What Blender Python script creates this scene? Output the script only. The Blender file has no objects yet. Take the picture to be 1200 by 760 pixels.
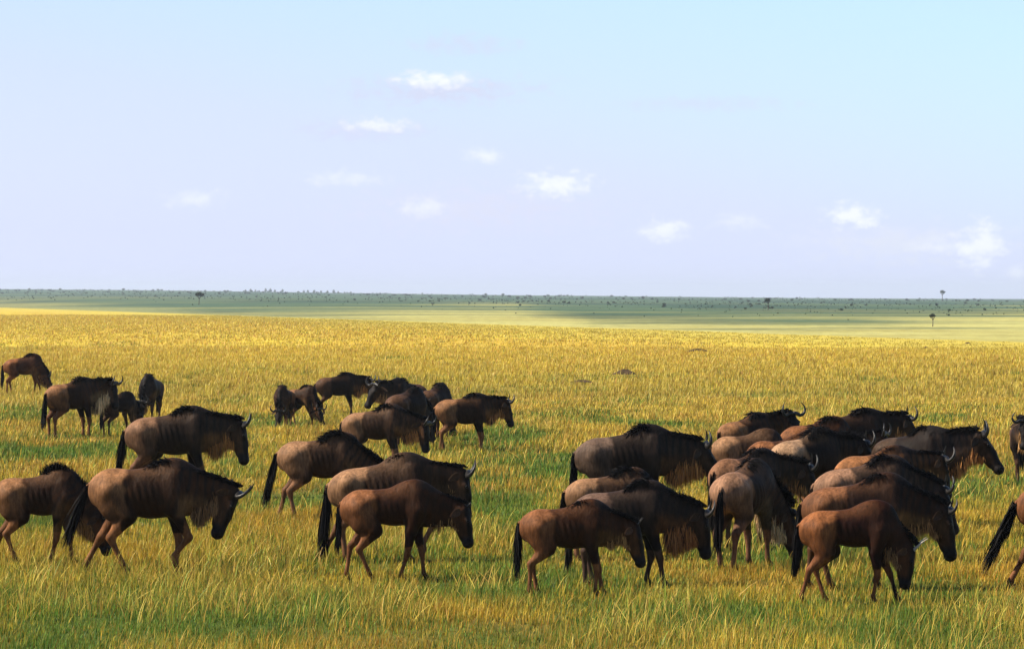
import bpy, math, random
import numpy as np

RNG = np.random.default_rng(7)
random.seed(7)
scene = bpy.context.scene
COL = scene.collection

# ------------------------------------------------------------------ camera constants
CAM_H = 3.3
F = 4000.0            # focal length in photo pixels (1200 wide)
YH = 348.0            # true horizon row
def dist_of(y):       # distance of flat ground seen at photo row y
    return CAM_H * F / (y - YH)
def ground_pt(px, y):
    d = dist_of(y)
    return (px - 600.0) / F * d, d

# ------------------------------------------------------------------ noise helpers
_perm = np.random.default_rng(11).random((256, 256)).astype(np.float32)
def vnoise(x, y):
    xi = np.floor(x).astype(np.int64); yi = np.floor(y).astype(np.int64)
    fx = (x - xi); fy = (y - yi)
    fx = fx*fx*(3-2*fx); fy = fy*fy*(3-2*fy)
    a = _perm[xi & 255, yi & 255]; b = _perm[(xi+1) & 255, yi & 255]
    c = _perm[xi & 255, (yi+1) & 255]; d = _perm[(xi+1) & 255, (yi+1) & 255]
    return (a*(1-fx)+b*fx)*(1-fy) + (c*(1-fx)+d*fx)*fy
def fbm(x, y, o=4):
    s = 0; a = .5; t = 0
    for k in range(o):
        s = s + a*vnoise(x*2**k+17.3*k, y*2**k-9.1*k); t += a; a *= .5
    return s/t
def sst(a, b, x):
    t = np.clip((x-a)/(b-a), 0, 1)
    return t*t*(3-2*t)
def mixc(c0, c1, w):
    return c0 + (c1-c0)*w[..., None]

# ------------------------------------------------------------------ mesh helpers
def mesh_np(name, verts, quads=None, tris=None, smooth=False, colors=None):
    me = bpy.data.meshes.new(name)
    verts = np.asarray(verts, np.float32).reshape(-1, 3)
    nq = 0 if quads is None else len(quads); nt = 0 if tris is None else len(tris)
    me.vertices.add(len(verts)); me.vertices.foreach_set('co', verts.ravel())
    loops = []; starts = []
    if nq:
        loops.append(np.asarray(quads, np.int32).ravel()); starts.append(np.arange(nq, dtype=np.int32)*4)
    if nt:
        loops.append(np.asarray(tris, np.int32).ravel()); starts.append(nq*4+np.arange(nt, dtype=np.int32)*3)
    loops = np.concatenate(loops); starts = np.concatenate(starts)
    me.loops.add(len(loops)); me.loops.foreach_set('vertex_index', loops)
    me.polygons.add(len(starts)); me.polygons.foreach_set('loop_start', starts)
    if smooth:
        me.polygons.foreach_set('use_smooth', np.ones(len(starts), bool))
    me.update(calc_edges=True)
    if colors is not None:
        at = me.color_attributes.new('tint', 'FLOAT_COLOR', 'POINT')
        c4 = np.ones((len(verts), 4), np.float32); c4[:, :3] = colors
        at.data.foreach_set('color', c4.ravel())
    me.validate()
    return me
def link(name, me, mat=None, parent=None):
    o = bpy.data.objects.new(name, me); COL.objects.link(o)
    if mat is not None and me is not None:
        me.materials.clear(); me.materials.append(mat)
    if parent is not None: o.parent = parent
    return o
def tag(o, label=None, cat=None, group=None, kind=None):
    if label: o['label'] = label
    if cat: o['category'] = cat
    if group: o['group'] = group
    if kind: o['kind'] = kind
    return o

# ------------------------------------------------------------------ materials
def new_mat(name):
    m = bpy.data.materials.new(name); m.use_nodes = True
    nt = m.node_tree; nt.nodes.clear()
    return m, nt, nt.nodes, nt.links
def N(nodes, typ, **kw):
    n = nodes.new(typ)
    for k, v in kw.items():
        if k.startswith('i_'): n.inputs[k[2:].replace('_', ' ')].default_value = v
        else: setattr(n, k, v)
    return n

def tint_mat(name, rough=.6, spec=.3, noise=None, amp=.3, bump=0., transl=0., sheen=0.):
    """procedural material: coat/blade colour from the mesh's own tint attribute broken up with noise"""
    m, nt, nd, lk = new_mat(name)
    out = N(nd, 'ShaderNodeOutputMaterial')
    att = N(nd, 'ShaderNodeAttribute', attribute_name='tint')
    col = att.outputs['Color']
    bs = N(nd, 'ShaderNodeBsdfPrincipled')
    bs.inputs['Roughness'].default_value = rough
    bs.inputs['Specular IOR Level'].default_value = spec
    if sheen:
        bs.inputs['Sheen Weight'].default_value = sheen
        bs.inputs['Sheen Roughness'].default_value = .4
    if noise:
        tc = N(nd, 'ShaderNodeTexCoord'); mp = N(nd, 'ShaderNodeMapping')
        mp.inputs['Scale'].default_value = noise
        lk.new(tc.outputs['Object'], mp.inputs['Vector'])
        nz = N(nd, 'ShaderNodeTexNoise'); nz.inputs['Scale'].default_value = 1; nz.inputs['Detail'].default_value = 5
        nz.inputs['Roughness'].default_value = .65
        lk.new(mp.outputs[0], nz.inputs['Vector'])
        nz2 = N(nd, 'ShaderNodeTexNoise'); nz2.inputs['Scale'].default_value = 5; nz2.inputs['Detail'].default_value = 4
        lk.new(tc.outputs['Object'], nz2.inputs['Vector'])
        mr = N(nd, 'ShaderNodeMapRange'); mr.inputs['From Min'].default_value = .3; mr.inputs['From Max'].default_value = .7
        mr.inputs['To Min'].default_value = 1-amp; mr.inputs['To Max'].default_value = 1+amp
        lk.new(nz.outputs['Fac'], mr.inputs['Value'])
        mr2 = N(nd, 'ShaderNodeMapRange'); mr2.inputs['From Min'].default_value = .3; mr2.inputs['From Max'].default_value = .7
        mr2.inputs['To Min'].default_value = 1-amp*.7; mr2.inputs['To Max'].default_value = 1+amp*.7
        lk.new(nz2.outputs['Fac'], mr2.inputs['Value'])
        mu = N(nd, 'ShaderNodeMath', operation='MULTIPLY'); lk.new(mr.outputs[0], mu.inputs[0]); lk.new(mr2.outputs[0], mu.inputs[1])
        vm = N(nd, 'ShaderNodeVectorMath', operation='SCALE'); lk.new(col, vm.inputs[0]); lk.new(mu.outputs[0], vm.inputs['Scale'])
        col = vm.outputs[0]
        if bump:
            bp = N(nd, 'ShaderNodeBump'); bp.inputs['Strength'].default_value = bump; bp.inputs['Distance'].default_value = .02
            ad = N(nd, 'ShaderNodeMath', operation='ADD'); lk.new(nz.outputs['Fac'], ad.inputs[0]); lk.new(nz2.outputs['Fac'], ad.inputs[1])
            lk.new(ad.outputs[0], bp.inputs['Height']); lk.new(bp.outputs[0], bs.inputs['Normal'])
    lk.new(col, bs.inputs['Base Color'])
    sh = bs.outputs[0]
    if transl:
        tr = N(nd, 'ShaderNodeBsdfTranslucent'); lk.new(col, tr.inputs['Color'])
        mx = N(nd, 'ShaderNodeMixShader'); mx.inputs[0].default_value = transl
        lk.new(sh, mx.inputs[1]); lk.new(tr.outputs[0], mx.inputs[2]); sh = mx.outputs[0]
    lk.new(sh, out.inputs['Surface'])
    return m

MAT_COAT = tint_mat('coat', rough=.55, spec=.05, noise=(34, 34, 8), amp=.45, bump=.5)
MAT_HAIR = tint_mat('hair', rough=.6, spec=.05)
MAT_HORN = tint_mat('horn_keratin', rough=.4, spec=.3, noise=(30, 30, 30), amp=.3, bump=.3)
MAT_GRASS = tint_mat('grass_blades', rough=.55, spec=.2, transl=.22)
MAT_LEAF = tint_mat('leaves', rough=.7, spec=.15, transl=.15)
MAT_BARK = tint_mat('bark', rough=.9, spec=.1, noise=(3, 3, 8), amp=.3, bump=.3)
MAT_EARTH = tint_mat('earth_mound', rough=.95, spec=.05, noise=(9, 9, 9), amp=.4, bump=.8)

# ------------------------------------------------------------------ terrain
D_SKY = 5200.0
def yb_of(u):          # row where the golden plain ends, u = photo x
    return 360.5 + 41.0*np.clip(u, -100, 1500)/1200.0
def ysky_of(u):
    u = np.clip(u, -600, 2000)
    return np.interp(u, [-600, 0, 300, 600, 900, 1200, 2000], [336, 338.5, 341.5, 346, 348.5, 350.5, 352])
def terrain_z(X, D):
    u = 600.0 + X/np.maximum(D, 1)*F
    yb = yb_of(u); db = CAM_H*F/(yb-YH)
    ys = ysky_of(u)
    t = np.clip((1/db - 1/np.maximum(D, 1)) / (1/db - 1/D_SKY), 0, 1)
    y = yb + (ys-yb)*t
    z = CAM_H - (y-YH)*D/F
    z = np.where(D < db, 0.0, z)
    n = (fbm(X/260.0+3.1, D/420.0) - .5)
    z = z + n*3.0*sst(900, 2500, D)
    z = z - np.where(D > D_SKY, (D-D_SKY)*.12, 0)
    mic = (fbm(X/2.3, D/2.3, 3)-.5)*.10 + (fbm(X/14+5, D/14, 3)-.5)*.16
    return z + mic*sst(400, 250, D)
def far_dist(px, py):
    """distance along photo column px whose terrain shows at row py"""
    yb = yb_of(px); db = CAM_H*F/(yb-YH); ys = ysky_of(px)
    t = np.clip((yb-py)/(yb-ys), 0, 1)
    return 1/(1/db - t*(1/db-1/D_SKY))

GOLD = np.array((.55, .41, .038)); STRAW = np.array((.62, .50, .12)); ORANGE = np.array((.46, .235, .045))
GREEN = np.array((.095, .220, .022)); DKGREEN = np.array((.04, .10, .012)); OLIVE = np.array((.20, .215, .024))

GREEN_SPOTS = [  # photo x, y, half width, half height (rows) of greener sward
    (20, 487, 75, 9, .9), (40, 532, 130, 9, .8), (270, 548, 60, 14, .9), (600, 505, 60, 10, .7), (645, 550, 55, 22, .9), (575, 560, 50, 30, .75),
    (760, 497, 70, 5, .8), (640, 473, 60, 4, .6), (880, 466, 30, 3, .5), (1010, 445, 30, 3, .5), (1120, 488, 40, 4, .6), (330, 497, 30, 4, .7),
    (120, 505, 40, 10, .6), (600, 600, 60, 20, .6), (730, 470, 25, 4, .5), (450, 420, 40, 1.5, .5), (1150, 560, 70, 25, .6), (560, 515, 60, 10, .5),
    (300, 655, 120, 12, .5), (950, 640, 120, 22, .5), (400, 715, 90, 20, .15), (800, 720, 110, 22, .45), (190, 735, 60, 14, .1)]
def greenness(X, D):
    u = 600.0 + X/D*F; y = YH + CAM_H*F/D
    g = .06 + .44*sst(125, 50, D)
    n = fbm(X/2.2+40, D/5.0+3, 4)
    g = g + (n-.5)*2.6*(.25+.6*sst(200, 60, D))
    for (sx, sy, rx, ry, a) in GREEN_SPOTS:
        q = ((u-sx)/rx)**2 + ((y-sy)/ry)**2
        g = g + a*1.25*np.exp(-q*1.2)*(.35+1.3*n)
    n2 = fbm(X/16.0-7, D/60.0+9, 3)
    g = g + .35*sst(.60, .72, n2)*sst(400, 140, D)
    return np.clip(g, 0, 1)

def build_ground():
    # depth rows: geometric, out past the ridge
    ds = np.concatenate([np.linspace(4, 60, 70), np.geomspace(61, 5200, 330), np.linspace(5300, 9000, 10)])
    us = np.linspace(-.26, .26, 420)
    U, Dm = np.meshgrid(us, ds)
    # keep the sheet at least 60 m wide near the camera
    X = U*np.maximum(Dm, 110.0)
    Z = terrain_z(X, Dm)
    u = 600 + X/Dm*F
    yb = yb_of(u); db = CAM_H*F/(yb-YH)
    y = np.where(Dm < db, YH + CAM_H*F/Dm, YH - (Z-CAM_H)*F/Dm)
    g = greenness(X, np.maximum(Dm, 4.1))
    near = mixc(np.broadcast_to(np.array((.17, .115, .025)), X.shape+(3,)), np.array((.05, .075, .012)), g)
    farc = mixc(np.broadcast_to(np.array((.50, .37, .04)), X.shape+(3,)), np.array((.45, .30, .035)), sst(.4, .7, fbm(X/9, Dm/50, 4)))
    farc = mixc(farc, np.array((.20, .20, .03)), g*.7)
    col = mixc(near, farc, sst(70, 220, Dm))
    col = mixc(col, np.array((.44, .365, .065)), .75*sst(.62, 1.0, Dm/db)*sst(120, 220, Dm))
    # beyond the golden plain: pale sward, then green hillside with straw-coloured streaks
    pale = np.array((.40, .36, .115)); green = np.array((.058, .100, .056)); dgreen = np.array((.036, .070, .046))
    beyond = sst(1.0, 1.02, Dm/db)
    rel = (yb - y)/np.maximum(yb-ysky_of(u), 1)        # 0 at the plain's edge .. 1 at the ridge
    nn = fbm(X/Dm*14+20, np.log(Dm)*16, 4)             # long streaks
    edge = np.interp(u, [-400, 0, 150, 250, 400, 500, 600, 700, 850, 1000, 1100, 1200, 1700], [.40, .38, .32, .28, .42, .52, .60, .26, .28, .38, .53, .68, .75])
    wgreen = sst(-.18, .22, rel - edge + .07 + (nn-.5)*.75)
    strip = sst(.54, .66, fbm(X/Dm*9-3, np.log(Dm)*26+4, 4))*.30*sst(.95, .6, rel)
    hill = mixc(np.broadcast_to(green, X.shape+(3,)), dgreen, sst(.45, .65, fbm(X/70, Dm/260, 4)))
    hill = mixc(hill, np.array((.30, .27, .08)), strip)
    pale = np.array((.40, .36, .115)) + (fbm(X/Dm*20+5, np.log(Dm)*30, 4)-.5)[..., None]*np.array((.20, .22, .10))
    pale = mixc(pale, hill, .15+.42*sst(520, 330, u))
    bcol = mixc(pale, hill, wgreen)
    col = mixc(col, bcol, beyond)
    r, c = U.shape
    idx = np.arange(r*c).reshape(r, c)
    q = np.stack([idx[:-1, :-1], idx[:-1, 1:], idx[1:, 1:], idx[1:, :-1]], -1).reshape(-1, 4)
    V = np.stack([X, Dm, Z], -1)
    me = mesh_np('ground', V.reshape(-1, 3), quads=q, smooth=True, colors=col.reshape(-1, 3))
    m = tint_mat('savanna_soil', rough=.95, spec=.05, noise=(.6, .12, .6), amp=.22, bump=0)
    o = link('ground', me, m)
    tag(o, 'golden savanna plain rolling up to a far green ridge', None, None, 'structure')
    return o
build_ground()

# ------------------------------------------------------------------ grass
def blades(n, d0, d1, hmin, hmax, wpx, segs, tall=.1, margin=.02, clump=True):
    """scatter n blades over the wedge the camera sees between distances d0 and d1"""
    r = RNG
    D = np.sqrt(r.random(n)*(d1*d1-d0*d0)+d0*d0)
    X = (r.random(n)*2-1)*(.15+margin)*D + (r.random(n)*2-1)*1.5
    if clump:                                 # pull blades into tufts
        k = n//14
        cd = np.sqrt(r.random(k)*(d1*d1-d0*d0)+d0*d0); cx = (r.random(k)*2-1)*(.15+margin)*cd
        pick = r.integers(0, k, n); use = r.random(n) < .6
        rad = .05*(D/35)**.5
        X = np.where(use, cx[pick] + r.normal(0, 1, n)*rad, X); D = np.where(use, cd[pick] + r.normal(0, 1, n)*rad, D)
    u = 600 + X/D*F
    keep = D < CAM_H*F/(yb_of(u)-YH)*.995
    X = X[keep]; D = D[keep]; n = len(X)
    g = greenness(X, D)
    Z = terrain_z(X, D) - .01
    lenm = .5*fbm(X/3.1, D/3.1, 3) + .5*fbm(X/.7+31, D/1.1+7, 3)
    lenm = .5+(lenm-.5)*1.5
    isg = r.random(n) < g
    istall = (r.random(n) < tall)
    H = hmin + (hmax-hmin)*r.random(n)**1.3
    H = H*(.35+1.3*lenm)*np.where(isg, .72, 1.0)
    H = np.where(istall, H*1.3+.10, H)
    H = H*(.45+.55*sst(1.0, .75, D/(CAM_H*F/(yb_of(600+X/D*F)-YH))))
    W = wpx*D/F*(.6+.8*r.random(n))*np.where(istall, .55, 1)
    az = r.random(n)*2*np.pi
    lean = np.abs(r.normal(0, .32, n))
    lean = np.where(r.random(n) < .05, lean+.9, lean)
    windx = .10
    dirx = np.cos(az)*lean+windx; diry = np.sin(az)*lean
    fa = r.random(n)*np.pi                    # facing of the blade's flat side
    wx = np.cos(fa*.9-.45*np.pi); wy = np.sin(fa*.9-.45*np.pi)
    k = segs+1
    T = np.linspace(0, 1, k)
    P = np.zeros((n, 2*k-1, 3), np.float32); C = np.zeros((n, 2*k-1, 3), np.float32)
    # colours
    m = fbm(X/.8+9, D/1.6, 3)*1.6-.3
    p = r.random(n)
    dry = np.where((p < .56)[:, None], GOLD, np.where((p < .80)[:, None], STRAW, ORANGE))
    om = sst(.46, .60, fbm(X/3.0+70, D/6.0+30, 3))*sst(160, 60, D)
    dry = mixc(dry, ORANGE, om*.7*r.random(n))
    dry = mixc(dry, dry*np.array((.92, .84, .62)), sst(120, 50, D)*np.ones(n))
    p2 = r.random(n)
    grn = np.where((p2 < .30)[:, None], GREEN, np.where((p2 < .55)[:, None], DKGREEN, OLIVE))
    basec = np.where(isg[:, None], grn, dry)*(1+(r.random(n)-.5)*(1.1-.75*sst(60, 200, D)))[:, None]
    basec = basec*(.8+.4*m)[:, None]
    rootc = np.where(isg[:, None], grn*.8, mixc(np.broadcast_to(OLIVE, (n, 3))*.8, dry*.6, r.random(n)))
    farw = sst(80, 220, D)                    # far blades: whole clump shows its dry tops
    rd = D/(CAM_H*F/(yb_of(600+X/D*F)-YH))
    basec = mixc(basec, np.broadcast_to(np.array((.44, .365, .065)), (n, 3)), .75*sst(.62, 1.0, rd)*sst(120, 220, D))
    rootc = mixc(rootc, basec*.9, farw)
    tipc = mixc(basec, np.broadcast_to(STRAW, (n, 3)), np.where(istall, .5, .12)*np.ones(n))
    for j, t in enumerate(T):
        bend = t*t
        cx = X + dirx*H*(.35*t+.65*bend); cy = D + diry*H*(.35*t+.65*bend)
        cz = Z + H*t*np.sqrt(np.maximum(1-.5*lean*lean*t, .15))
        wd = W*.5*(1-t)**.7*(.75+.5*(t < .6))
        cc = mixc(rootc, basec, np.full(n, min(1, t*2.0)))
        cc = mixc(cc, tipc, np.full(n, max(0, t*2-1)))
        if j < segs:
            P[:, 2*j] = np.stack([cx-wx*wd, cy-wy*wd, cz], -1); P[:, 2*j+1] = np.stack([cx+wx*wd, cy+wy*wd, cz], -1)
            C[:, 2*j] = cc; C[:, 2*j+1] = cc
        else:
            P[:, 2*j] = np.stack([cx, cy, cz], -1); C[:, 2*j] = cc
    vb = (np.arange(n)*(2*k-1))[:, None]
    qs = [vb+np.array([[2*j, 2*j+1, 2*j+3, 2*j+2]]) for j in range(segs-1)]
    tr = vb+np.array([[2*segs-2, 2*segs-1, 2*segs]])
    return P.reshape(-1, 3), C.reshape(-1, 3), (np.concatenate(qs) if qs else None), tr

def stems(n, d0, d1):
    """scattered taller flowering stems, pale and leaning every way"""
    r = RNG
    D = np.sqrt(r.random(n)*(d1*d1-d0*d0)+d0*d0); X = (r.random(n)*2-1)*.17*D
    dens = fbm(X/1.6+60, D/3+12, 3); k = r.random(n) < sst(.46, .70, dens)
    X, D = X[k], D[k]; n = len(X)
    Z = terrain_z(X, D)
    az = r.random(n)*6.283; ln = np.abs(r.normal(0, .28, n)); ln = np.where(r.random(n) < .06, ln+.8, ln)
    dirs = np.stack([np.cos(az)*ln+.08, np.sin(az)*ln, np.ones(n)], -1)
    L = .17+.23*r.random(n)**1.5
    P, T, own, qs, tr = strips(np.stack([X, D, Z], -1), dirs, L, .95*D/F*(.7+.6*r.random(n)), np.stack([np.cos(az)*.4, np.sin(az)*.4, -.25*np.ones(n)], -1), 3, r, .03)
    p = r.random(n)[:, None]
    c = np.where(p < .45, np.array((.62, .47, .075)), np.where(p < .75, np.array((.55, .34, .06)), np.array((.27, .33, .035))))
    c = c*(.7+.5*r.random(n))[:, None]
    return P, mixc(c[own]*.7, c[own], T), qs, tr

def build_grass():
    for d0, d1, n in ((27, 48, 26000), (48, 110, 34000)):
        P, C, q, t = stems(n, d0, d1)
        o = link('grass_stems', mesh_np('grass_stems', P, q, t, colors=C), MAT_GRASS)
        tag(o, 'pale straw coloured seed stems standing above the grass', 'grass', 'savanna grass', 'stuff')
    bands = [  # n, d0, d1, hmin, hmax, width(px), segs, tall
        (340000, 27, 55, .05, .165, .88, 3, .05),
        (330000, 55, 110, .06, .19, .9, 2, .05),
        (260000, 110, 220, .10, .26, .95, 1, .04),
        (280000, 220, 620, .10, .24, .95, 1, .03)]
    for (n, d0, d1, h0, h1, w, s, tall) in bands:
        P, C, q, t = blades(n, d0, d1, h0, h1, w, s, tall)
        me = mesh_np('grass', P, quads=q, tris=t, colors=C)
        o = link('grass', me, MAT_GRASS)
        tag(o, {27: 'tangled golden and green grass in the foreground', 55: 'yellow grass with green streaks around the herd',
                110: 'golden grass behind the herd', 220: 'distant golden grass near the edge of the plain'}[d0], 'grass', 'savanna grass', 'stuff')

# ------------------------------------------------------------------ implicit body -> mesh
class Field:
    def __init__(self, lo, hi, h):
        self.lo = np.array(lo, np.float32); self.h = h
        n = np.ceil((np.array(hi)-lo)/h).astype(int)+1
        self.n = n
        self.ax = [(self.lo[i]+np.arange(n[i])*h).astype(np.float32) for i in range(3)]
        self.F = np.full(n, 1.0, np.float32)
    def sub(self, lo, hi):
        sl = []
        for i in range(3):
            a = int(np.clip(np.floor((lo[i]-self.lo[i])/self.h), 0, self.n[i]-1)); b = int(np.clip(np.ceil((hi[i]-self.lo[i])/self.h)+1, a+1, self.n[i]))
            sl.append(slice(a, b))
        P = (self.ax[0][sl[0]][:, None, None], self.ax[1][sl[1]][None, :, None], self.ax[2][sl[2]][None, None, :])
        return tuple(sl), P
    def blend(self, sl, d, k):
        A = self.F[sl]
        if k <= 0: self.F[sl] = np.minimum(A, d); return
        h = np.maximum(k-np.abs(A-d), 0)/k
        self.F[sl] = np.minimum(A, d) - h*h*k*.25
    def ell(self, c, r, k=.06, rot=None):
        c = np.array(c, float); r = np.array(r, float)
        R = r.max() if rot is not None else r
        m = k+.05
        sl, (x, y, z) = self.sub(c-R-m, c+R+m)
        x = x-c[0]; y = y-c[1]; z = z-c[2]
        if rot is not None:   # rotate about y
            ca, sa = math.cos(rot), math.sin(rot)
            x, z = x*ca+z*sa, -x*sa+z*ca
        k0 = np.sqrt((x/r[0])**2+(y/r[1])**2+(z/r[2])**2)
        k1 = np.sqrt((x/r[0]**2)**2+(y/r[1]**2)**2+(z/r[2]**2)**2)+1e-6
        self.blend(sl, (k0*(k0-1)/k1).astype(np.float32), k)
    def cone(self, a, b, ra, rb, k=.04, lat=None, st=1.0):
        a = np.array(a, float); b = np.array(b, float)
        R = max(ra, rb)+k+.05
        sl, (x, y, z) = self.sub(np.minimum(a, b)-R, np.maximum(a, b)+R)
        qx = x-a[0]; qy = y-a[1]; qz = z-a[2]
        ab = b-a
        if lat is not None:
            l = np.array(lat); s = (qx*l[0]+qy*l[1]+qz*l[2])*(st-1)
            qx = qx+s*l[0]; qy = qy+s*l[1]; qz = qz+s*l[2]
            ab = ab+ab.dot(l)*(st-1)*l
        L2 = ab.dot(ab)
        t = np.clip((qx*ab[0]+qy*ab[1]+qz*ab[2])/L2, 0, 1)
        d = np.sqrt((qx-t*ab[0])**2+(qy-t*ab[1])**2+(qz-t*ab[2])**2) - (ra+(rb-ra)*t)
        self.blend(sl, d.astype(np.float32), k)

def surface_nets(Fd, lo, h):
    S = Fd < 0
    c = [S[i:S.shape[0]-1+i, j:S.shape[1]-1+j, k:S.shape[2]-1+k] for i in (0, 1) for j in (0, 1) for k in (0, 1)]
    cnt = sum(x.astype(np.int8) for x in c)
    act = (cnt > 0) & (cnt < 8)
    I = np.argwhere(act)
    ids = np.full(act.shape, -1, np.int32); ids[tuple(I.T)] = np.arange(len(I))
    val = {}
    for i in (0, 1):
        for j in (0, 1):
            for k in (0, 1):
                val[(i, j, k)] = Fd[I[:, 0]+i, I[:, 1]+j, I[:, 2]+k]
    acc = np.zeros((len(I), 3)); num = np.zeros(len(I))
    corners = list(val)
    for a in corners:
        for ax in range(3):
            if a[ax] == 0:
                b = list(a); b[ax] = 1; b = tuple(b)
                va, vb = val[a], val[b]
                m = (va < 0) != (vb < 0)
                t = np.where(m, va/np.where(m, va-vb, 1), 0)
                p = np.zeros((len(I), 3)) + np.array(a, float); p[:, ax] += t
                acc[m] += p[m]; num[m] += 1
    V = (I + acc/num[:, None])*h + lo
    quads = []
    for ax in range(3):
        s0 = [slice(None)]*3; s1 = [slice(None)]*3
        s0[ax] = slice(0, -1); s1[ax] = slice(1, None)
        A = S[tuple(s0)]; B = S[tuple(s1)]
        E = np.argwhere(A != B)
        b, cax = (ax+1) % 3, (ax+2) % 3
        ok = (E[:, b] > 0) & (E[:, cax] > 0) & (E[:, b] < Fd.shape[b]-1) & (E[:, cax] < Fd.shape[cax]-1)
        E = E[ok]
        def cell(db, dc):
            Q = E.copy(); Q[:, b] += db; Q[:, cax] += dc
            return ids[Q[:, 0], Q[:, 1], Q[:, 2]]
        q = np.stack([cell(-1, -1), cell(0, -1), cell(0, 0), cell(-1, 0)], -1)
        inside = A[tuple(E.T)]
        q[~inside] = q[~inside][:, ::-1]
        quads.append(q)
    return V, np.concatenate(quads)

def strips(roots, dirs, L, W, fall, segs=3, rng=RNG, curl=.0):
    """tapering hair locks: start along dirs, bend towards fall"""
    n = len(roots)
    roots = np.asarray(roots, float); dirs = np.asarray(dirs, float)
    L = np.broadcast_to(L, n); W = np.broadcast_to(W, n)
    fall = np.broadcast_to(np.asarray(fall, float), (n, 3))
    k = segs+1
    P = np.zeros((n, 2*k-1, 3)); T = np.zeros((n, 2*k-1))
    p = roots.copy(); d = dirs/np.linalg.norm(dirs, axis=1)[:, None]
    rv = rng.normal(0, 1, (n, 3))
    side = np.cross(d, rv); side /= np.linalg.norm(side, axis=1)[:, None]+1e-9
    for j in range(k):
        t = j/segs
        w = (W*.5*(1-t**2.2))[:, None]
        if j < segs:
            P[:, 2*j] = p-side*w; P[:, 2*j+1] = p+side*w; T[:, 2*j] = t; T[:, 2*j+1] = t
        else:
            P[:, 2*j] = p; T[:, 2*j] = 1
        p = p + d*(L/segs)[:, None]
        d = d + fall*(1.2/segs) + rng.normal(0, curl, (n, 3)); d /= np.linalg.norm(d, axis=1)[:, None]
    vb = (np.arange(n)*(2*k-1))[:, None]
    qs = np.concatenate([vb+np.array([[2*j, 2*j+1, 2*j+3, 2*j+2]]) for j in range(segs-1)])
    tr = vb+np.array([[2*segs-2, 2*segs-1, 2*segs]])
    return P.reshape(-1, 3), T.ravel(), np.repeat(np.arange(n), 2*k-1), qs, tr

def tube(path, radii, sides=8, flat=1.0, flat_axis=None):
    path = np.asarray(path, float); n = len(path)
    V = []
    up = np.array((0.13, .21, .97))
    for i in range(n):
        t = path[min(i+1, n-1)]-path[max(i-1, 0)]; t /= np.linalg.norm(t)+1e-9
        a = np.cross(t, up); a /= np.linalg.norm(a)+1e-9; b = np.cross(t, a)
        for s in range(sides):
            an = 2*math.pi*s/sides
            V.append(path[i] + radii[i]*(a*math.cos(an)+b*math.sin(an)*flat))
    q = []
    for i in range(n-1):
        for s in range(sides):
            q.append((i*sides+s, i*sides+(s+1) % sides, (i+1)*sides+(s+1) % sides, (i+1)*sides+s))
    V.append(path[0]); V.append(path[-1]); t = []
    for s in range(sides):
        t.append((len(V)-2, (s+1) % sides, s)); t.append((len(V)-1, (n-1)*sides+s, (n-1)*sides+(s+1) % sides))
    return np.array(V), np.array(q), np.array(t)
def bez(P, n):
    """Catmull-Rom through points"""
    P = np.asarray(P, float); P = np.vstack([2*P[0]-P[1], P, 2*P[-1]-P[-2]])
    out = []
    m = len(P)-3
    for i in range(n):
        x = i/(n-1)*m; k = min(int(x), m-1); t = x-k
        a, b, c, d = P[k:k+4]
        out.append(.5*((2*b)+(c-a)*t+(2*a-5*b+4*c-d)*t*t+(3*b-a-3*c+d)*t**3))
    return np.array(out)

def ik(a, f, l1, l2, sgn):
    """middle joint of a two-bone chain in the x-z plane; stretches a little when out of reach"""
    v = f-a; D = np.linalg.norm(v)
    s = max(1.0, D/(l1+l2)*1.003); l1 *= s; l2 *= s
    x = (l1*l1-l2*l2+D*D)/(2*D); hgt = math.sqrt(max(l1*l1-x*x, 0))
    u = v/D; nrm = np.array((-u[2], 0, u[0]))
    if nrm[0]*sgn < 0: nrm = -nrm
    return a+u*x+nrm*hgt

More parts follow.
